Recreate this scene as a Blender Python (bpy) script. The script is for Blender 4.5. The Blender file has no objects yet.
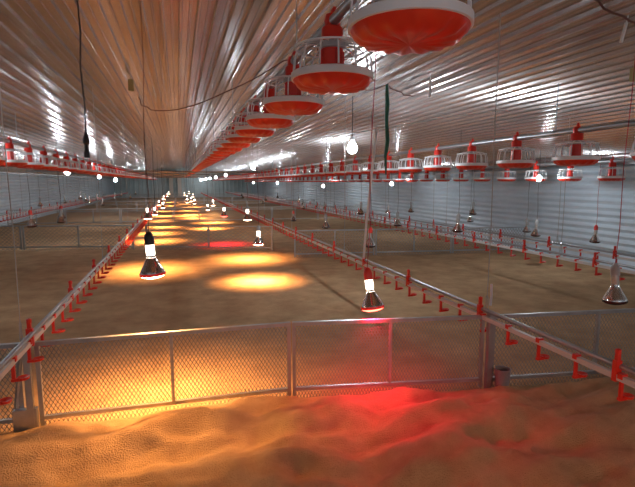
import bpy, math, random
from mathutils import Vector, Matrix, noise
random.seed(7)
PI = math.pi
SC = bpy.context.scene
COL = SC.collection

# ------------------------------------------------------------------ camera, world, exposure
CAMH = 1.35
F_PX, W_PX, H_PX = 470.0, 635.0, 487.0
pitch, yaw = math.radians(7.455), math.radians(16.399)
cam_d = bpy.data.cameras.new('camera'); cam = bpy.data.objects.new('camera', cam_d); COL.objects.link(cam)
cam_d.sensor_width = 36.0; cam_d.sensor_fit = 'HORIZONTAL'; cam_d.lens = 36.0 * F_PX / W_PX
cam_d.clip_start = 0.05; cam_d.clip_end = 200
cam.location = (0, 0, CAMH)
fw = Vector((math.sin(yaw) * math.cos(pitch), math.cos(yaw) * math.cos(pitch), -math.sin(pitch)))
cam.rotation_euler = fw.to_track_quat('-Z', 'Y').to_euler()
SC.camera = cam
world = bpy.data.worlds.new('world'); SC.world = world; world.use_nodes = True
bg = world.node_tree.nodes['Background']
bg.inputs[0].default_value = (0.75, 0.85, 1.0, 1); bg.inputs[1].default_value = 0.38
SC.view_settings.view_transform = 'Standard'; SC.view_settings.look = 'None'
SC.view_settings.gamma = 1; SC.view_settings.use_curve_mapping = False
SC.view_settings.exposure = 0.15
try:
    SC.cycles.sample_clamp_indirect = 3.0
    SC.cycles.max_bounces = 8
except Exception: pass
HEAT_W, RED_W, LED_S = 27.0, 14.0, 300.0

# ------------------------------------------------------------------ helpers
def tag(o, label=None, cat=None, group=None, kind=None):
    if label: o['label'] = label
    if cat: o['category'] = cat
    if group: o['group'] = group
    if kind: o['kind'] = kind
    return o
def empty(name, loc=(0, 0, 0), rz=0.0):
    o = bpy.data.objects.new(name, None); COL.objects.link(o)
    o.location = loc; o.rotation_euler = (0, 0, rz); o.empty_display_size = .05
    return o
class MB:
    def __init__(s): s.v = []; s.f = []
    def add(s, vs, fs):
        n = len(s.v); s.v += [tuple(v) for v in vs]; s.f += [tuple(i + n for i in f) for f in fs]; return s
    def box(s, a, b):
        x0, y0, z0 = a; x1, y1, z1 = b
        return s.add([(x0,y0,z0),(x1,y0,z0),(x1,y1,z0),(x0,y1,z0),(x0,y0,z1),(x1,y0,z1),(x1,y1,z1),(x0,y1,z1)],
                     [(0,3,2,1),(4,5,6,7),(0,1,5,4),(1,2,6,5),(2,3,7,6),(3,0,4,7)])
    def tube(s, pts, r, n=8, caps=True):
        pts = [Vector(p) for p in pts]; vs = []; fs = []
        t0 = (pts[1] - pts[0]).normalized()
        ref = Vector((0, 0, 1)) if abs(t0.z) < .9 else Vector((1, 0, 0))
        for i, p in enumerate(pts):
            t = (pts[min(i+1, len(pts)-1)] - pts[max(i-1, 0)]).normalized()
            u = t.cross(ref).normalized(); w = t.cross(u)
            rr = r[i] if isinstance(r, (list, tuple)) else r
            for k in range(n):
                a = 2*PI*k/n; vs.append(p + (u*math.cos(a) + w*math.sin(a))*rr)
        for i in range(len(pts)-1):
            for k in range(n):
                k2 = (k+1) % n; fs.append((i*n+k, i*n+k2, (i+1)*n+k2, (i+1)*n+k))
        if caps:
            fs.append(tuple(range(n))[::-1]); fs.append(tuple((len(pts)-1)*n+k for k in range(n)))
        return s.add(vs, fs)
    def lathe(s, prof, n=24, c=(0, 0, 0), wav=None, closed=False):
        vs = []; fs = []
        for i, (r, z) in enumerate(prof):
            for k in range(n):
                a = 2*PI*k/n; rr = r; zz = z
                if wav: rr, zz = wav(i, a, r, z)
                vs.append((c[0] + rr*math.cos(a), c[1] + rr*math.sin(a), c[2] + zz))
        m = len(prof)
        for i in range(m if closed else m-1):
            for k in range(n):
                k2 = (k+1) % n; j = (i+1) % m
                fs.append((i*n+k, i*n+k2, j*n+k2, j*n+k))
        if not closed:
            if prof[0][0] > 1e-5: fs.append(tuple(range(n))[::-1])
            if prof[-1][0] > 1e-5: fs.append(tuple((m-1)*n+k for k in range(n)))
        return s.add(vs, fs)
    def mesh(s, name, mat, smooth=True):
        me = bpy.data.meshes.new(name); me.from_pydata(s.v, [], s.f); me.update()
        me.materials.append(mat)
        if smooth:
            me.polygons.foreach_set('use_smooth', [True]*len(me.polygons))
            try: me.set_sharp_from_angle(angle=math.radians(38))
            except Exception: pass
        return me
def link(name, me, parent=None, loc=None):
    o = bpy.data.objects.new(name, me); COL.objects.link(o)
    if parent is not None: o.parent = parent
    if loc is not None: o.location = loc
    return o

# ------------------------------------------------------------------ materials
def mat(name, col, rough=.6, metal=0.0, emis=None, es=0.0, bump=0.0, bscale=30.0, var=0.0, vscale=4.0, spec=None, vcol=None, stretch=(1,1,1), coord='Object'):
    m = bpy.data.materials.new(name); m.use_nodes = True; nt = m.node_tree; N = nt.nodes; L = nt.links
    b = N['Principled BSDF']
    b.inputs['Base Color'].default_value = (*col, 1); b.inputs['Roughness'].default_value = rough
    b.inputs['Metallic'].default_value = metal
    if spec is not None: b.inputs['Specular IOR Level'].default_value = spec
    if emis: b.inputs['Emission Color'].default_value = (*emis, 1); b.inputs['Emission Strength'].default_value = es
    if bump or var:
        tc = N.new('ShaderNodeTexCoord'); mp = N.new('ShaderNodeMapping'); mp.inputs['Scale'].default_value = stretch
        L.new(tc.outputs[coord], mp.inputs['Vector'])
        if var:
            n1 = N.new('ShaderNodeTexNoise'); n1.inputs['Scale'].default_value = vscale; n1.inputs['Detail'].default_value = 6
            n1.inputs['Roughness'].default_value = .65
            L.new(mp.outputs[0], n1.inputs['Vector'])
            cr = N.new('ShaderNodeValToRGB'); cr.color_ramp.elements[0].position = .3; cr.color_ramp.elements[1].position = .7
            d = vcol or tuple(c*(1-var) for c in col)
            cr.color_ramp.elements[0].color = (*d, 1); cr.color_ramp.elements[1].color = (*col, 1)
            L.new(n1.outputs['Fac'], cr.inputs['Fac']); L.new(cr.outputs['Color'], b.inputs['Base Color'])
        if bump:
            n2 = N.new('ShaderNodeTexNoise'); n2.inputs['Scale'].default_value = bscale; n2.inputs['Detail'].default_value = 8
            L.new(mp.outputs[0], n2.inputs['Vector'])
            bp = N.new('ShaderNodeBump'); bp.inputs['Strength'].default_value = bump; bp.inputs['Distance'].default_value = .02
            L.new(n2.outputs['Fac'], bp.inputs['Height']); L.new(bp.outputs[0], b.inputs['Normal'])
    return m
M = {}
M['ceil'] = mat('corrugated_ceiling_metal', (.60,.58,.58), .24, .74, bump=.25, bscale=2.2, var=.3, vscale=1.1, stretch=(1,.6,1))
M['wall'] = mat('corrugated_wall_metal', (.72,.82,.90), .42, .25, bump=.15, bscale=3.0, var=.15, vscale=1.5)
M['farwall'] = mat('far_wall_sheet', (.62,.74,.76), .5, .1, var=.3, vscale=.8)
M['pillar'] = mat('pale_painted_post', (.75,.66,.58), .6)
M['trim'] = mat('eave_trim_metal', (.45,.45,.46), .4, .7, var=.3, vscale=2)
M['litter'] = mat('rice_husk_litter', (.66,.44,.25), .95, 0, bump=.8, bscale=150, var=.35, vscale=3.0, spec=.15, vcol=(.42,.26,.14))
M['red'] = mat('red_plastic', (.72,.035,.02), .32, 0)
M['dishred'] = mat('red_dish_plastic', (.78,.045,.02), .28, 0)
M['white'] = mat('white_plastic', (.86,.87,.88), .4)
M['greyring'] = mat('grey_collar_plastic', (.5,.5,.52), .45)
M['galv'] = mat('galvanised_steel', (.52,.54,.56), .38, .8, bump=.1, bscale=12, var=.3, vscale=6)
M['meshm'] = mat('expanded_metal', (.30,.28,.26), .5, .5)
M['pvc'] = mat('water_pipe_plastic', (.66,.64,.62), .35)
M['tube'] = mat('support_tube_metal', (.36,.38,.40), .35, .7)
M['cord'] = mat('pale_cord', (.42,.40,.37), .8)
M['dark'] = mat('dark_cable', (.03,.025,.025), .6)
M['brown'] = mat('brown_cable', (.14,.05,.035), .7)
M['redcord'] = mat('red_cord', (.4,.03,.05), .7)
M['green'] = mat('green_rope', (.03,.16,.12), .8, bump=.6, bscale=60)
M['black'] = mat('black_socket', (.012,.012,.012), .45)
M['porcelain'] = mat('grey_socket', (.35,.35,.35), .4)
M['silver'] = mat('silvered_glass', (.85,.82,.80), .08, 1.0)
M['lensoff'] = mat('dark_red_lens', (.05,.012,.012), .12)
M['lensred'] = mat('red_glowing_lens', (.6,.02,.02), .2, emis=(1,.10,.06), es=9)
M['rimred'] = mat('red_lens_rim', (.35,.01,.01), .15, emis=(1,.03,.02), es=.25)
M['lens'] = mat('warm_glowing_lens', (.9,.6,.4), .2, emis=(1,.62,.36), es=22)
M['neckoff'] = mat('frosted_neck', (.55,.53,.5), .25, .4)
M['neck'] = mat('glowing_neck', (1,.9,.8), .3, emis=(1,.84,.68), es=7)
M['led'] = mat('white_lit_globe', (1,1,1), .3, emis=(.86,.94,1.0), es=LED_S)
M['yellow'] = mat('yellowed_tag', (.45,.40,.18), .8)
M['sleeve'] = mat('pale_blue_sleeve', (.55,.62,.70), .4)
M['bucket'] = mat('grey_bucket_plastic', (.22,.20,.21), .5)

# ------------------------------------------------------------------ the setting
XC, XR, XL = .65, 6.5, -5.2
ZA, ZE = 2.53, 1.66
Y0, Y1 = -4.0, 43.0
SL = (ZA - ZE) / (XR - XC)
def ceilz(x): return ZA - SL*abs(x - XC)

FEN = [(-7, 3.2), (-.78, 2.76), (.626, 2.725), (1.898, 2.51), (2.905, 2.36), (9, 1.6)]
def fency(x):
    for (a, ya), (b, yb) in zip(FEN, FEN[1:]):
        if x <= b: return ya + (yb-ya)*(x-a)/(b-a)
    return 1.6
def sm(t): t = max(0., min(1., t)); return t*t*(3-2*t)
BUMPS = [(-.10, 2.50, .30, .12, .055), (.95, 2.50, .40, .14, .03), (1.35, 2.45, .30, .14, .0), (.45, 2.05, .30, .18, .03), (1.28, 2.52, .32, .16, -.035), (2.6, 2.1, .5, .2, .04), (-.9, 2.2, .3, .3, .02)]
def ground(x, y):
    fy = fency(x)
    h = .010*noise.noise(Vector((x*1.3, y*1.3, 0))) + .004*noise.noise(Vector((x*6, y*6, 3)))
    t = sm((fy - .005 - y)/.10)
    if t > 0:
        m = .055 + .07*noise.noise(Vector((x*1.9, y*3.0, 5))) + .055*noise.noise(Vector((x*4.2, y*6.5, 1)))
        m += .018*noise.noise(Vector((x*12, y*15, 2))) + .004*noise.noise(Vector((x*40, y*40, 2)))
        for bx, by, sx, sy, a in BUMPS:
            m += a*math.exp(-((x-bx)/sx)**2 - ((y-by)/sy)**2)
        h += m*t
    # scuffed furrow across the aisle litter
    ux, uy = 2.05-1.44, 3.30-5.05; L2 = ux*ux+uy*uy; q = ((x-1.44)*ux + (y-5.05)*uy)/L2
    if -.1 < q < 1.1:
        dd = abs((x-1.44)*uy - (y-5.05)*ux)/math.sqrt(L2) + .02*math.sin(q*31)
        h -= .035*math.exp(-(dd/.05)**2)*(.6+.4*math.sin(q*43))
    return h
xs = []; x = XL - .05
while x < XR + .05: xs.append(x); x += .028 if -1.6 < x < 4.2 else .12
xs.append(XR + .05)
ys = []; y = Y0
while y < Y1:
    ys.append(y); y += (.3 if y < .8 else .022 if y < 3.1 else .07 if y < 7 else .3 if y < 14 else 1.2)
ys.append(Y1)
fb = MB(); nx = len(xs)
fb.v = [(a, b, ground(a, b)) for b in ys for a in xs]
fb.f = [(j*nx+i, j*nx+i+1, (j+1)*nx+i+1, (j+1)*nx+i) for j in range(len(ys)-1) for i in range(nx-1)]
tag(link('floor', fb.mesh('floor', M['litter'])), kind='structure')

def profile_ceiling():
    prof = []; x = XL - .02; p = .115; h = .020
    while x < XR + .02:
        for dx, dz in ((0, 0), (.038, 0), (.042, -.005), (.048, -.005), (.052, 0), (.088, 0), (.095, -h), (.108, -h)):
            prof.append((x+dx, ceilz(x+dx) + dz))
        x += p
    return prof
pr = profile_ceiling(); cb = MB(); n = len(pr)
yseg = [Y0 - .02, 2.4, 6.3, 10.2, 14.1, 18, 22, 26, 30, 34, 38, Y1 + .05]
for yy in yseg: cb.v += [(a, yy, z) for a, z in pr]
for j in range(len(yseg)-1):
    cb.f += [(j*n+i, (j+1)*n+i, (j+1)*n+i+1, j*n+i+1) for i in range(n-1)]
tag(link('ceiling', cb.mesh('ceiling', M['ceil'], False)), kind='structure')

def side_wall(name, x, s):
    b = MB(); z = -.08; vs = []
    while z < ZE + .03:
        vs.append((x + s*.020*math.cos(2*PI*z/.105), z)); z += .105/8
    n = len(vs); seg = [Y0, Y1 + .05]
    for yy in seg: b.v += [(a, yy, q) for a, q in vs]
    b.f = [(i, n+i, n+i+1, i+1) for i in range(n-1)]
    tag(link(name, b.mesh(name, M['wall'])), kind='structure')
side_wall('wall_right', XR, -1); side_wall('wall_left', XL, 1)
b = MB(); vs = []; x = XL - .03
while x < XR + .05:
    vs.append((x, 0)); vs.append((x+.20, 0)); vs.append((x+.23, -.035)); vs.append((x+.32, -.035)); x += .35
n = len(vs)
b.v = [(a, Y1 + d, -.05) for a, d in vs] + [(a, Y1 + d, ceilz(a)+.02) for a, d in vs]
b.f = [(i, i+1, n+i+1, n+i) for i in range(n-1)]
tag(link('wall_far', b.mesh('wall_far', M['farwall'], False)), kind='structure')
for nm, xa, s in (('trim_1', XR, -1), ('trim_2', XL, 1)):
    b = MB(); b.box((min(xa, xa+s*.09), Y0, ZE-.05), (max(xa, xa+s*.09), Y1, ZE+.005))
    tag(link(nm, b.mesh(nm, M['trim'], False)), kind='structure')
for i, (px, py) in enumerate([(-.57, 42.7), (.12, 42.7)]):
    b = MB(); b.box((px-.16, py-.12, -.05), (px+.16, py+.12, 1.95))
    tag(link('trim_%d' % (i+3), b.mesh('far_post', M['pillar'], False)), kind='structure')
# tie beams across the far half of the house
for i, yy in enumerate((18.0, 24.0, 30.0, 36.0, 41.0)):
    b = MB(); b.tube([(XL+.03, yy, 1.72), (XR-.03, yy, 1.72)], .035, 8)
    for xx in (-2.2, XC, 3.5): b.tube([(xx, yy, 1.72), (xx, yy, ceilz(xx))], .02, 6)
    tag(link('trim_%d' % (i+5), b.mesh('tie_beam', M['trim'])), kind='structure')

ORD = ['nearest','second','third','fourth','fifth','sixth','seventh','eighth','ninth','tenth','eleventh','twelfth','thirteenth','fourteenth']

# ------------------------------------------------------------------ feeders
PN = 28
def wav(i, a, r, z):
    k = .5 + .5*math.cos(14*a)
    if 1 <= i <= 4: return r*(1 - .045*k), z + .006*k
    return r, z
b = MB(); b.lathe([(.0001,-.040),(.06,-.041),(.100,-.040),(.135,-.034),(.156,-.018),(.163,-.002),(.166,.004),(.158,.004),(.128,-.024),(.06,-.032),(.0001,-.020)], 56, wav=wav)
ME_DISH = b.mesh('feeder_dish', M['dishred'])
b = MB(); b.lathe([(.166,.0),(.172,.002),(.172,.026),(.166,.030),(.160,.028),(.160,.003)], 40, closed=True)
ME_RIM = b.mesh('feeder_rim', M['white'])
b = MB(); NR = 14
for k in range(NR):
    a = 2*PI*k/NR; c, s = math.cos(a), math.sin(a)
    b.tube([(c*r, s*r, z) for r, z in ((.164,.034),(.160,.085),(.150,.118),(.128,.136),(.090,.146),(.052,.150))], .0036, 5)
b.lathe([(.150,.126),(.156,.126),(.156,.133),(.150,.133)], 32, closed=True)
ME_GRILL = b.mesh('feeder_grille', M['white'])
b = MB(); b.lathe([(.044,.125),(.056,.128),(.056,.152),(.044,.156)], 24, closed=True)
ME_COLLAR = b.mesh('feeder_collar', M['greyring'])
b = MB(); b.lathe([(.050,-.03),(.047,.0),(.045,.12),(.045,.205),(.040,.212),(.0001,.213)], 24)
for a in (0, PI/2, PI, 3*PI/2):
    c, s = math.cos(a), math.sin(a); b.tube([(c*.047, s*.047, -.02), (c*.047, s*.047, .12)], .006, 6)
b.lathe([(.03,.20),(.034,.24),(.028,.262),(.0001,.268)], 16)
b.tube([(0,-.012,.25),(.004,0,.275),(.012,.004,.292)], [.016,.013,.009], 8)
ME_TOWER = b.mesh('feeder_tower', M['red'])
# low-poly versions
b = MB(); b.lathe([(.0001,-.052),(.10,-.048),(.152,-.020),(.166,.004),(.12,-.02),(.0001,-.028)], 20); ME_DISH2 = b.mesh('feeder_dish_far', M['dishred'])
b = MB(); b.lathe([(.166,.0),(.172,.034),(.160,.036)], 20, closed=True); ME_RIM2 = b.mesh('feeder_rim_far', M['white'])
b = MB()
for k in range(10):
    a = 2*PI*k/10; c, s = math.cos(a), math.sin(a)
    b.tube([(c*r, s*r, z) for r, z in ((.164,.034),(.152,.118),(.052,.150))], .0045, 4, False)
ME_GRILL2 = b.mesh('feeder_grille_far', M['white'])
b = MB(); b.lathe([(.050,-.03),(.045,.20),(.032,.22),(.028,.262),(.0001,.28)], 10); ME_TOWER2 = b.mesh('feeder_tower_far', M['red'])

def feeder_line(X, z, ystart, sp, nmax, side, desc, group):
    for i in range(nmax):
        y = ystart + i*sp
        if y > Y1 - .6: break
        r = empty('feeder_pan', (X, y, z), random.uniform(0, .4))
        if i < 14:
            lab = 'red-bottomed white-caged feeder pan, %s from the camera on %s' % (ORD[i], desc)
            g = group
        else:
            lab = 'tiny distant red feeder pan beyond the fourteenth on %s' % desc
            g = 'distant ' + group
        tag(r, lab, 'feeder', g)
        if i < 9:
            link('dish', ME_DISH, r); link('rim', ME_RIM, r); link('grille', ME_GRILL, r); link('collar', ME_COLLAR, r); link('tower', ME_TOWER, r)
        else:
            link('dish', ME_DISH2, r); link('rim', ME_RIM2, r); link('grille', ME_GRILL2, r); link('tower', ME_TOWER2, r)
    pr = empty('feed_pipe', (X, Y0 + .2, z + .235)); L_ = Y1 - .3 - (Y0 + .2)
    tag(pr, 'long grey auger pipe carrying the feeder pans of %s' % desc, 'pipe', 'feed pipes')
    b = MB(); b.tube([(0,0,0),(0,L_,0)], .0225, 14); link('pipe', b.mesh('feed_pipe', M['tube']), pr)
    # suspension cords
    y = 2.55 if side == 'c' else 3.3; k = 0
    while y < 34:
        c = MB(); zt = ceilz(X) - .01
        c.tube([(0,0,.02),(0,0,zt-(z+.235))], .003, 5)
        c.tube([(-.02,0,.02),(-.028,0,.0),(-.018,0,-.022),(0,0,-.028),(.018,0,-.022),(.028,0,.0),(.02,0,.02),(0,0,.04)], .003, 5)
        h = link('suspension_cord', c.mesh('suspension_cord', M['tube']), None, (X, y, z+.235))
        far = k > 4
        tag(h, ('dark cord holding the auger pipe, %s on %s' % (ORD[k], desc)) if not far else 'distant thin cord holding the auger pipe on %s' % desc, 'cord', ('distant ' if far else '') + 'hanging cords of ' + desc)
        y += 3.05; k += 1
feeder_line(.635, 1.770, 1.25, .69, 60, 'c', 'the high central feeder line', 'feeder pans of the central line')
feeder_line(3.05, 1.52, 2.37, .70, 58, 'r', 'the inner right feeder line', 'feeder pans of the inner right line')
feeder_line(5.70, 1.40, 4.38, .72, 53, 's', 'the feeder line beside the right wall', 'feeder pans beside the right wall')
feeder_line(-1.78, 1.56, 3.95, .70, 55, 'l', 'the left feeder line', 'feeder pans of the left line')

# ------------------------------------------------------------------ drinker lines
b = MB()
b.box((-.016,-.012,.012),(.016,.012,.036)); b.box((-.009,-.006,-.075),(.006,.006,.02))
b.box((-.012,-.008,-.088),(.034,.008,-.074)); b.lathe([(.012,-.086),(.024,-.080),(.026,-.068),(.020,-.070),(.0001,-.076)], 12, c=(.04,0,0))
ME_CUP = b.mesh('drip_cup', M['red'], False)
b = MB(); b.box((-.016,-.011,-.02),(.016,.011,.075)); b.box((-.009,-.008,.07),(.009,.008,.115)); b.lathe([(.013,.105),(.013,.125),(.0001,.13)], 8)
ME_CLIP = b.mesh('hanger_clip', M['red'], False)
def drinker_line(X, z, ys_, desc, group_c, near=0.0, maxcup=100, sp=.25, cl=0):
    r = empty('drinker_line', (X, Y0+.2, z)); L_ = Y1 - .5 - (Y0+.2)
    tag(r, 'white water pipe with red drip cups running along %s' % desc, 'drinker line', 'nipple drinker lines')
    b = MB(); b.box((-.012,0,-.012),(.012,L_,.014)); link('water_pipe', b.mesh('water_pipe', M['pvc'], False), r)
    b = MB(); b.tube([(.012,0,.047),(.012,L_,.047)], .013, 10); link('support_tube', b.mesh('support_tube', M['tube']), r)
    y = ys_; k = 0; rest = []
    while y < Y1 - 1:
        if k < maxcup: link('drip_cup', ME_CUP, r, (0, y-(Y0+.2), -.012))
        else: rest.append(y-(Y0+.2))
        if k % 4 == cl and k < 60: link('hanger_clip', ME_CLIP, r, (0, y-(Y0+.2)+.03, 0))
        y += sp; k += 1
    if rest:
        b = MB()
        for yy in rest:
            b.box((-.006,yy-.006,-.09),(.006,yy+.006,.0)); b.box((-.02,yy-.02,-.10),(.05,yy+.02,-.085))
        o = link('drip_cup_row', b.mesh('drip_cup_row', M['red'], False), r); o['kind'] = 'stuff'
    return r
def drop_cords(X, z, y0, sp, n, desc, m='cord', rr=.0028):
    for k in range(n):
        y = y0 + k*sp; zt = ceilz(X) - .012 - (z+.05)
        c = MB(); c.tube([(.012,0,.02),(.012+.004,0,zt*.3),(.012-.003,0,zt*.6),(.012,0,zt)], rr, 5)
        c.tube([(.012,-.018,.01),(.012,0,-.022),(.012,.018,.01),(.012,.012,.08),(.012,0,.10),(.012,-.012,.08),(.012,-.018,.01)], rr*1.1, 5)
        far = k >= 4
        tag(link('support_cord', c.mesh('support_cord', M[m]), None, (X, y, z+.05)),
            ('thin pale cord holding up %s, %s from the camera' % (desc, ORD[k])) if not far else 'faint distant cord holding up %s' % desc,
            'cord', ('distant ' if far else '') + 'cords over ' + desc)
drinker_line(1.85, .488, 1.27, 'the right edge of the central aisle', '', cl=1)
drinker_line(-.78, .51, .95, 'the left edge of the central aisle', '', cl=3)
drinker_line(3.95, .53, 2.62, 'the dark pen right of the centre', '')
drinker_line(4.75, .50, 3.1, 'the foot of the right wall', '')
drinker_line(-4.0, .53, 8.0, 'the foot of the left wall', '')
drop_cords(1.85, .488, 2.50, 2.7, 13, 'the right central drinker pipe')
drop_cords(-.80, .51, 2.62, 2.7, 13, 'the left central drinker pipe')
drop_cords(3.95, .53, 4.1, 2.7, 11, 'the drinker pipe of the right pen')
drop_cords(4.75, .50, 5.0, 2.7, 10, 'the drinker pipe by the right wall')
drop_cords(-4.0, .53, 8.8, 2.7, 9, 'the drinker pipe by the left wall')

# ------------------------------------------------------------------ fences
PH = .50
def mesh_sheet(L_, z0, z1, px, pz, t):
    b = MB(); rows = int(round((z1-z0)/pz)); h = (z1-z0)/rows; n = int(round(L_/px)); dx = L_/n
    for j in range(rows):
        zc = z0 + (j+.5)*h; base = len(b.v)
        for i in range(n+1):
            s = 1 if (i+j) % 2 else -1
            zz = zc + s*(h/2)*.92
            b.v.append((i*dx, 0, zz - t/2)); b.v.append((i*dx, .0012*s, zz + t/2))
        b.f += [(base+2*i, base+2*i+2, base+2*i+3, base+2*i+1) for i in range(n)]
    return b
LU = 1.55
ME_SHEET = mesh_sheet(LU, .0, PH-.01, .0125, .0190, .0068).mesh('mesh_sheet', M['meshm'], False)
ME_SHEET_FAR = mesh_sheet(LU, .0, PH-.01, .030, .034, .0095).mesh('mesh_sheet_far', M['meshm'], False)
def rod(a, c, r=.011, n=8):
    b = MB(); b.tube([a, c], r, n); return b.mesh('frame_bar', M['galv'])
def flat(a, c): b = MB(); b.box(a, c); return b.mesh('frame_bar', M['galv'], False)
ME_TOP = flat((0,-.013,PH-.022),(LU,.013,PH)); ME_BOT = flat((0,-.012,.060),(LU,.012,.080))
ME_ST = flat((-.0,-.012,.02),(.024,.012,PH-.001)); ME_MID = flat((LU*.5-.010,-.014,.06),(LU*.5+.010,.012,PH-.002))
def fence_panel(p, q, label, group, near=True, zoff=0.0):
    p = Vector(p); q = Vector(q); d = q - p; L_ = d.length
    r = empty('mesh_fence', (p.x, p.y, zoff), math.atan2(d.y, d.x)); r.scale = (L_/LU, 1, 1)
    tag(r, label, 'fence', group)
    link('mesh_sheet', ME_SHEET if near else ME_SHEET_FAR, r); link('top_rail', ME_TOP, r); link('bottom_rail', ME_BOT, r)
    link('stile', ME_ST, r); link('stile', ME_ST, r, (LU-.024, 0, 0)); link('stiffener', ME_MID, r)
    return r
def P(x): return (x, fency(x))
fence_panel(P(-2.36), P(-.84), 'near wire mesh fence panel cut off by the left edge of the photo', 'near fence panels')
fence_panel(P(-.77), P(.628), 'near wire mesh fence panel glowing yellow under the warm lamp', 'near fence panels')
fence_panel(P(.640), P(1.86), 'near wire mesh fence panel with pink glow under the red lamp', 'near fence panels')
fence_panel(P(1.91), (3.42, fency(3.42)), 'near wire mesh fence panel right of the bucket, behind the drinker cups', 'near fence panels')
fence_panel((3.45, fency(3.45)), (4.95, fency(4.95)), 'near wire mesh fence panel outside the right edge of the photo', 'near fence panels')
def fence_post(p, h, label):
    b = MB(); x, y = p
    r = empty('fence_post', (x, y, 0)); tag(r, label, 'post', 'near fence posts')
    b.box((-.016,-.022,-.02),(.016,.010,h)); link('upright', b.mesh('upright', M['galv'], False), r)
    return r
r = fence_post((-.805, fency(-.8)-.02), .53, 'grey steel post with slanting brace under the left drinker pipe')
b = MB(); b.tube([(-.02,0,.49),(-.085,.03,.10),(-.06,0,.02)], .013, 6); link('brace', b.mesh('brace', M['galv']), r)
b = MB(); b.box((-.085,-.02,-.02),(.03,.012,.14)); link('foot_plate', b.mesh('foot_plate', M['galv'], False), r)
r = fence_post((1.886, fency(1.885)-.02), .525, 'grey steel post beside the bucket under the right drinker pipe')
b = MB(); b.tube([(.02,.03,.56),(.024,.03,.62),(.02,.03,.70)], .008, 8); link('sleeve', b.mesh('sleeve', M['sleeve']), r)
b = MB(); b.lathe([(.040,.0),(.048,.10),(.052,.13),(.046,.13),(.040,.02),(.0001,.01)], 20)
tag(link('bucket', b.mesh('bucket', M['bucket']), None, (1.96, fency(1.9)-.07, ground(1.96, fency(1.9)-.07)-.01)), 'small grey plastic bucket at the foot of the right fence post', 'bucket')
# farther cross fences
def far_fence(pts, desc, k):
    n = 0; tot = 0
    for (p, q) in zip(pts, pts[1:]):
        d = Vector(q)-Vector(p); m = max(1, round(d.length/1.75))
        for i in range(m):
            a = Vector(p)+d*(i/m); c = Vector(p)+d*((i+1)/m) - d.normalized()*.02
            fence_panel(a, c, 'low wire mesh panel in the %s' % desc if k else 'low mesh panel, %s from the left drinker pipe in the second cross fence' % ['first','second','third','fourth','fifth','sixth','seventh','eighth','ninth'][n], 'panels of the %s' % desc, False)
            n += 1
far_fence([(-5.1, 11.0), (-.87, 10.0)], 'second cross fence left of the aisle', 1)
far_fence([(-.66, 9.95), (1.76, 9.0)], 'second cross fence across the aisle', 0)
far_fence([(1.95, 8.1), (6.4, 7.5)], 'cross fence of the right pens', 1)
for k, (yy, dn) in enumerate(((16.3, 'third cross fence'), (22.5, 'fourth cross fence'), (29, 'fifth cross fence'), (36, 'sixth cross fence'))):
    far_fence([(-5.1, yy+.3), (6.4, yy-.3)], dn, k+1)

# ------------------------------------------------------------------ heat lamps
def heat_meshes():
    d = {}
    prof = [(.0185,.128),(.019,.105),(.0235,.088),(.033,.070),(.046,.046),(.058,.024),(.0635,.012),(.0635,.008)]
    b = MB(); b.lathe(prof, 28); d['refl'] = b.mesh('reflector', M['silver'])
    pn = [(.0200,.164),(.0215,.150),(.0215,.112),(.020,.100),(.0235,.0885)]
    for nm, m in (('neck', 'neck'), ('neckoff', 'neckoff')):
        b = MB(); b.lathe(pn, 20); d[nm] = b.mesh('neck', M[m])
    pl = [(.0635,.008),(.062,-.002),(.052,-.010),(.030,-.0165),(.0001,-.019)]
    for nm, m in (('lens', 'lens'), ('lensred', 'lensred'), ('lensoff', 'lensoff')):
        b = MB(); b.lathe(pl, 28); d[nm] = b.mesh('lens', M[m])
    b = MB(); b.lathe([(.0640,.012),(.0655,.008),(.0640,-.002),(.0610,-.002),(.0600,.010)], 28, closed=True); d['rim'] = b.mesh('lens_rim', M['rimred']); d['rimoff'] = b.mesh('lens_rim', M['lensoff'])
    for nm, m in (('sblack', 'black'), ('sred', 'red'), ('sgrey', 'porcelain')):
        b = MB(); b.lathe([(.0245,.155),(.0245,.190),(.021,.205),(.012,.218),(.006,.222),(.0001,.224)], 18); d[nm] = b.mesh('socket', M[m])
    return d
HM = heat_meshes()
def clear(x, y):
    for X, ys_, sp in ((.635, 1.25, .69), (3.05, 2.37, .70), (5.70, 4.38, .72), (-1.78, 3.95, .70)):
        if abs(x - X) < .26:
            y = ys_ + (math.floor((y - ys_)/sp) + .5)*sp
            if abs(x - X) < .07: x = X + .07*(1 if x >= X else -1)
    return x, y
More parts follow.
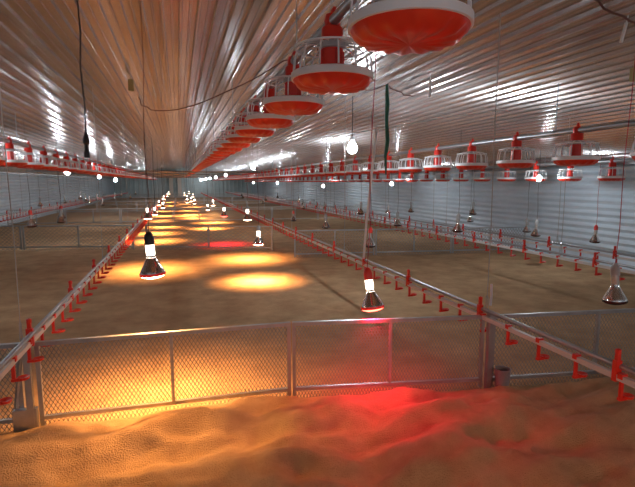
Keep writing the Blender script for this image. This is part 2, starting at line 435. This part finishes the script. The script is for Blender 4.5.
def heat_lamp(x, y, z, lit, sock, label, group, cordm='dark', tilt=(0, 0), power=1.0, red=False, spread=115, cr=.0035, gs=1.0, warm=(1, .45, .13)):
    x, y = clear(x, y)
    r = empty('heat_lamp', (x, y, z)); r.rotation_euler = (tilt[0], tilt[1], 0)
    tag(r, label, 'heat lamp', group)
    rv = Matrix.Rotation(tilt[1], 3, 'Y') @ Matrix.Rotation(tilt[0], 3, 'X')
    link('reflector', HM['refl'], r); link('neck', HM['neck' if lit else 'neckoff'], r)
    link('lens', HM['lensred' if red else 'lens' if lit else 'lensoff'], r); link('lens_rim', HM['rim' if lit else 'rimoff'], r)
    link('socket', HM[sock], r)
    c = MB(); L_ = ceilz(x) - .015 - z
    tl = Matrix.Rotation(-tilt[0], 3, 'X') @ Matrix.Rotation(-tilt[1], 3, 'Y')
    top = tl @ Vector((0, 0, L_))
    a = Vector((0, 0, .22)); w = .008
    if not lit: cr = .0022
    r.scale = (gs,)*3; top /= gs
    c.tube([a, a.lerp(top,.15)+Vector((w,0,0)), a.lerp(top,.4)+Vector((-w*.7,0,0)), a.lerp(top,.7)+Vector((w*.6,0,0)), top], cr, 6)
    link('cord', c.mesh('lamp_cord', M[cordm]), r)
    if lit:
        ld = bpy.data.lights.new('heat_light', 'AREA'); ld.shape = 'DISK'; ld.size = .10
        ld.energy = (RED_W if red else HEAT_W)*power
        ld.color = (1, .008, .045) if red else warm
        ld.spread = math.radians(spread)
        lo = bpy.data.objects.new('heat_light', ld); COL.objects.link(lo); lo.parent = r; lo.location = (0, 0, -.03)
heat_lamp(-.165, 2.93, .80, True, 'sblack', 'lit heat lamp with black socket glowing over the near yellow pool', 'lit heat lamps over the aisle', cordm='brown', tilt=(math.radians(-1), math.radians(-3)), power=1.0, spread=125, cr=.0018, gs=1.17)
heat_lamp(.95, -.45, .95, True, 'sblack', 'added fill heat lamp, unseen behind the camera, warming the foreground litter', 'added fill heat lamps behind the camera', cordm='brown', tilt=(math.radians(28), 0), power=.5, spread=160, warm=(1, .30, .07))  # unseen lamp added to throw warm light on the foreground mound
heat_lamp(1.13, 2.63, .575, True, 'sred', 'lit heat lamp with red socket just above the near fence rail', 'lit heat lamps over the aisle', cordm='redcord', tilt=(math.radians(-10), math.radians(-5)), red=True, power=.45, spread=150, cr=.0022, gs=1.14)
LIT = [(1.02, 6.30, .515, 'lit heat lamp with glowing neck, lowest over the twin bright pools'), (1.14, 8.2, .70, 'lit heat lamp on a pale drop above the second cross fence'),
       (.93, 10.3, .62, 'lit heat lamp left of the bright one behind the second fence'), (1.09, 16.0, .58, 'small lit heat lamp beside the right drinker pipe in the distance')]
for i, (x, y, z, lb) in enumerate(LIT): heat_lamp(x, y, z, True, 'sgrey', lb, 'lit heat lamps over the aisle', cordm='brown', red=(i == 2), power=1.0 if i != 2 else .7, gs=1.15, cr=.0025)
for x, y, z in [(.80,14.2,.55),(.62,17.9,.56),(.5,20.5,.56),(.33,19.4,.55),(.38,22.8,.56),(.75,26.5,.56),(.35,30,.56),(.7,34,.56)]:
    heat_lamp(x, y, z, True, 'sgrey', 'tiny lit heat lamp far down the right row of the aisle', 'distant lit heat lamps, right row')
for i, (x, y, z) in enumerate([(-.46,7.6,.80),(-.53,11.3,.62),(-.6,13.0,.58),(-.46,14.9,.58),(-.66,17.2,.56),(-.6,19.6,.56),(-.66,23,.56),(-.6,28,.56),(-.62,33,.56)]):
    heat_lamp(x, y, z, True, 'sgrey', 'lit heat lamp beside the left drinker pipe, in front of the second cross fence' if i == 0 else 'tiny lit heat lamp far down the left row of the aisle', 'distant lit heat lamps, left row')
OFFR = [(2.40,2.06,.665,'sgrey','large unlit silver heat lamp hanging at the right edge of the photo','redcord'),
 (2.43,5.78,.50,'sred','unlit silver heat lamp with red socket hanging right of the aisle drinker','dark'),
 (3.76,5.78,.66,'sgrey','unlit silver heat lamp hanging over the pen drinker pipe at middle right','dark'),
 (5.70,8.7,.70,'sgrey','unlit heat lamp hanging before the right wall, above the middle one','dark'),
 (6.1,8.9,.50,'sgrey','small unlit heat lamp low against the right wall','dark'),
 (3.80,7.75,.57,'sgrey','unlit heat lamp low over the drinker pipe left of the wall lamps','dark'),
 (5.50,10.8,.62,'sgrey','small unlit heat lamp in front of the corrugated wall, upper of a close pair','dark'),
 (5.4,11.6,.53,'sgrey','small unlit heat lamp in front of the corrugated wall, lower of a close pair','dark'),
 (3.69,9.29,.68,'sgrey','unlit heat lamp beside the leaning white tube','dark'),
 (6.15,7.2,.44,'sgrey','small unlit heat lamp at the right wall, left of a larger one','dark'),
 (5.45,6.13,.50,'sgrey','unlit heat lamp before the right wall beneath the third wall-side feeder','dark'),
 (5.88,5.13,.47,'sred','unlit heat lamp with red socket high before the right wall near the photo edge','redcord'),
 (2.83,11.59,.36,'sred','unlit heat lamp with red socket hanging low right of the lit row','dark'),
 (2.55,8.11,.53,'sgrey','unlit heat lamp with silver bulb behind the aisle drinker pipe','dark')]
for x, y, z, s, lb, cm in OFFR:
    heat_lamp(x, y, z, False, s, lb, 'unlit heat lamps on the right', cordm=cm, gs=1.0 if x < 2.42 else 1.15, tilt=(random.uniform(-.05,.05), random.uniform(-.05,.05)))
for x, y, z in [(4.43,14.27,.5),(3.78,14.4,.52),(4.19,14.35,.52),(4.32,16.55,.52),(4.18,16.61,.63),(5.4,16.2,.4),(5.05,14.08,.42),(2.9,17,.6),(3.4,19,.62),(2.9,22,.6),(4.5,22,.62),(3.3,26,.6)]:
    heat_lamp(x, y, z, False, 'sgrey', 'tiny unlit heat lamp among the far pens on the right', 'distant unlit heat lamps on the right')
OFFL = [(-1.9,6.76,.76,'sred','unlit heat lamp with red socket, nearest one on the left'),(-1.82,8.3,.70,'sgrey','unlit silver heat lamp right of the red-socketed one on the left'),
 (-1.99,9.47,.72,'sred','unlit heat lamp with red socket just behind the silver one on the left'),(-3.38,13.47,.75,'sgrey','small unlit heat lamp alone before the left wall')]
for x, y, z, s, lb in OFFL: heat_lamp(x, y, z, False, s, lb, 'unlit heat lamps on the left', tilt=(random.uniform(-.05,.05), random.uniform(-.05,.05)))
for x, y, z in [(-3.47,16.6,.70),(-3.0,16.5,.82),(-2.92,16.9,.74),(-2.32,16.3,.62),(-2.84,18.7,.7),(-2.72,16.4,.7),(-2.4,20,.7),(-2.0,22,.66),(-2.6,24,.7),(-2.2,27,.7)]:
    heat_lamp(x, y, z, False, 'sgrey', 'tiny unlit heat lamp among the far pens on the left', 'distant unlit heat lamps on the left')

# ------------------------------------------------------------------ white lamps
b = MB(); b.lathe([(.0001,-.040),(.018,-.036),(.032,-.022),(.038,-.002),(.034,.018),(.024,.034),(.016,.044)], 20); ME_GLOBE = b.mesh('globe', M['led'])
b = MB(); b.lathe([(.016,.042),(.019,.048),(.019,.075),(.012,.088),(.0001,.09)], 14); ME_LS = b.mesh('socket', M['white'])
def white_lamp(x, y, z, label, group=None, sc=1.0):
    r = empty('light_bulb', (x, y, z)); r.scale = (sc,)*3; tag(r, label, 'light bulb', group)
    link('globe', ME_GLOBE, r); link('socket', ME_LS, r)
    c = MB(); c.tube([(0,0,.088),(0,0,(ceilz(x)-.012-z)/sc)], .003, 5); link('cord', c.mesh('bulb_cord', M['dark']), r)
white_lamp(1.95, 5.2, 1.735, 'largest glaring white bulb right of centre above the right feeder line', 'white bulbs', 1.5)
white_lamp(1.86, 12.2, 1.72, 'glaring white bulb in the middle distance, right of the central feeder pans', 'white bulbs', 1.25)
white_lamp(1.86, 19.5, 1.62, 'white bulb below the red far end of the central feeder line', 'white bulbs', 1.2)
for x, y, z in [(1.84,24.5,1.58),(1.84,29,1.57),(1.84,33,1.55),(1.84,37,1.54),(1.84,41,1.52)]: white_lamp(x, y, z, 'tiny white bulb in the bright string beneath the central feeders', 'distant white bulbs of the central row', 1.2)
white_lamp(1.9, -3.3, 1.74, 'added white fill bulb behind the camera, continuing the central row out of view', 'white bulbs', 1.35)  # added out of view as fill for the foreground
white_lamp(-2.25, -.5, 1.62, 'added white fill bulb behind the camera, continuing the left row out of view', 'white bulbs')  # unseen bulb added to lift the near left side
white_lamp(5.25, .8, 1.40, 'added white fill bulb out of view, brightening the near right wall', 'white bulbs')  # added out of frame to brighten the right wall
white_lamp(5.25, 5.95, 1.40, 'white bulb lighting the feeder cages near the right wall', 'white bulbs')
white_lamp(5.15, 10.9, 1.30, 'white bulb under the wall-side feeders behind the white tube', 'white bulbs')
white_lamp(5.1, 16.6, 1.20, 'white bulb hanging just under the right feeders at mid distance', 'white bulbs', 1.2)
white_lamp(4.9, 24, 1.30, 'small far white bulb over the right pens', 'white bulbs', 1.2)
white_lamp(4.9, 32, 1.30, 'tiny farthest white bulb over the right pens', 'white bulbs', 1.2)
white_lamp(-2.25, 5.55, 1.62, 'white bulb behind the nearest left feeder cages', 'white bulbs')
white_lamp(-2.25, 11.2, 1.555, 'white bulb under the left feeder line, nearest the left wall', 'white bulbs', 1.25)
white_lamp(-2.25, 15.4, 1.50, 'white bulb under the left feeder line, left of a close pair', 'white bulbs', 1.25)
white_lamp(-2.2, 18.8, 1.42, 'white bulb under the left feeder line, right of a close pair', 'white bulbs', 1.25)
for x, y, z in [(-2.2,25,1.6),(-2.2,31,1.6),(-2.2,37,1.6)]: white_lamp(x, y, z, 'tiny far white bulb at the end of the left feeder line', 'distant white bulbs of the left row', 1.2)

# ------------------------------------------------------------------ hanging odds and ends
r = empty('lamp_cord', (-.49, 2.97, 1.485)); tag(r, 'dark hanging cord with an empty black socket, high on the left', 'cord')
b = MB(); L_ = ceilz(-.49)-.01-1.485
b.tube([(0,0,.12),(.004,0,.3),(-.006,0,.5),(.005,0,.68),(0,0,L_)], .0048, 8); link('cord', b.mesh('hanging_cord', M['dark']), r)
b = MB(); b.lathe([(.0001,0),(.015,.002),(.016,.03),(.011,.045),(.011,.075),(.019,.085),(.019,.108),(.012,.122),(.006,.145),(.0001,.15)], 16); link('socket', b.mesh('empty_socket', M['black']), r)

b = MB(); b.tube([(1.845,4.55,.55),(1.855,4.5,1.0),(1.875,4.42,1.5),(1.885,4.36,1.84)], .013, 8); b.tube([(1.885,4.36,1.83),(1.885,4.36,1.87)], .016, 8)
tag(link('breather_tube', b.mesh('breather_tube', M['white'])), 'tall white tube standing on the right central drinker pipe', 'tube')
b = MB(); b.tube([(1.42,4.50,1.79),(1.885,4.36,1.86),(2.6,4.25,1.99),(3.2,4.15,2.07)], .005, 6)
tag(link('tie_cord', b.mesh('tie_cord', M['white'])), 'thin white line stretched from the ceiling across the tube top', 'cord')
b = MB(); b.tube([(1.96,4.30,2.28),(1.97,4.30,2.1),(1.955,4.28,1.95),(1.97,4.28,1.75),(1.95,4.28,1.6),(1.96,4.28,1.42)], [.014,.022,.017,.021,.015,.006], 8)
tag(link('net_rope', b.mesh('net_rope', M['green'])), 'dark green twisted net rope hanging beside the white tube', 'rope')

def cable(pts, m, label, name='cable', r=.006):
    out = []
    for a, c in zip(pts, pts[1:]):
        for k in range(6):
            t = k/6; p = Vector(a).lerp(Vector(c), t); j = .012*math.sin(p.x*23 + p.y*9); out.append(p + Vector((j, 0, j*.5 - .02*math.sin(PI*t))))
    out.append(Vector(pts[-1])); b = MB(); b.tube(out, r, 6)
    tag(link(name, b.mesh(name, M[m])), label, 'cable')
cable([(-.42,6.1,2.34),(-.36,6.6,2.31),(-.28,6.75,2.30),(.05,6.6,2.30),(.55,5.35,2.33),(.92,4.2,2.40),(1.1,3.8,2.42)], 'brown', 'brown cable sagging under the ceiling left of the central feeders')
cable([(1.12,3.8,2.42),(1.35,4.0,2.28),(1.65,4.25,2.20),(1.96,4.30,2.28),(2.4,4.6,2.24)], 'brown', 'brown cable sagging from the central feeders to the green rope')
cable([(1.2,1.9,2.40),(1.5,1.95,2.33),(1.85,1.95,2.30),(2.05,2.0,2.25),(2.5,2.1,2.21)], 'brown', 'loose brown wire along the ceiling at the upper right')
def strip(p, size, m, label, name, rot=(0, 0, 0)):
    b = MB(); sx, sy, sz = size; b.box((-sx/2,-sy/2,-sz),(sx/2,sy/2,0)); b.tube([(0,0,0),(0,0,.05)], .003, 5)
    o = link(name, b.mesh(name, M[m], False), None, p); o.rotation_euler = rot; tag(o, label, 'hanger'); return o
strip((-.40, 5.0, ceilz(-.40)-.05), (.05,.05,.10), 'yellow', 'yellowish tag stuck to the ceiling left of the feeders', 'ceiling_tag')
strip((2.2, 3.9, ceilz(2.2)-.05), (.016,.016,.14), 'white', 'short white rod hanging from the ceiling at right of centre', 'ceiling_rod')
strip((2.42, 2.15, ceilz(2.42)-.04), (.012,.012,.11), 'white', 'short white rod hanging at the upper right corner', 'ceiling_rod', (0, .25, 0))
strip((3.0, 2.58, ceilz(3.0)-.06), (.03,.03,.09), 'yellow', 'yellow cord clip near the ceiling at the right edge', 'cord_clip')
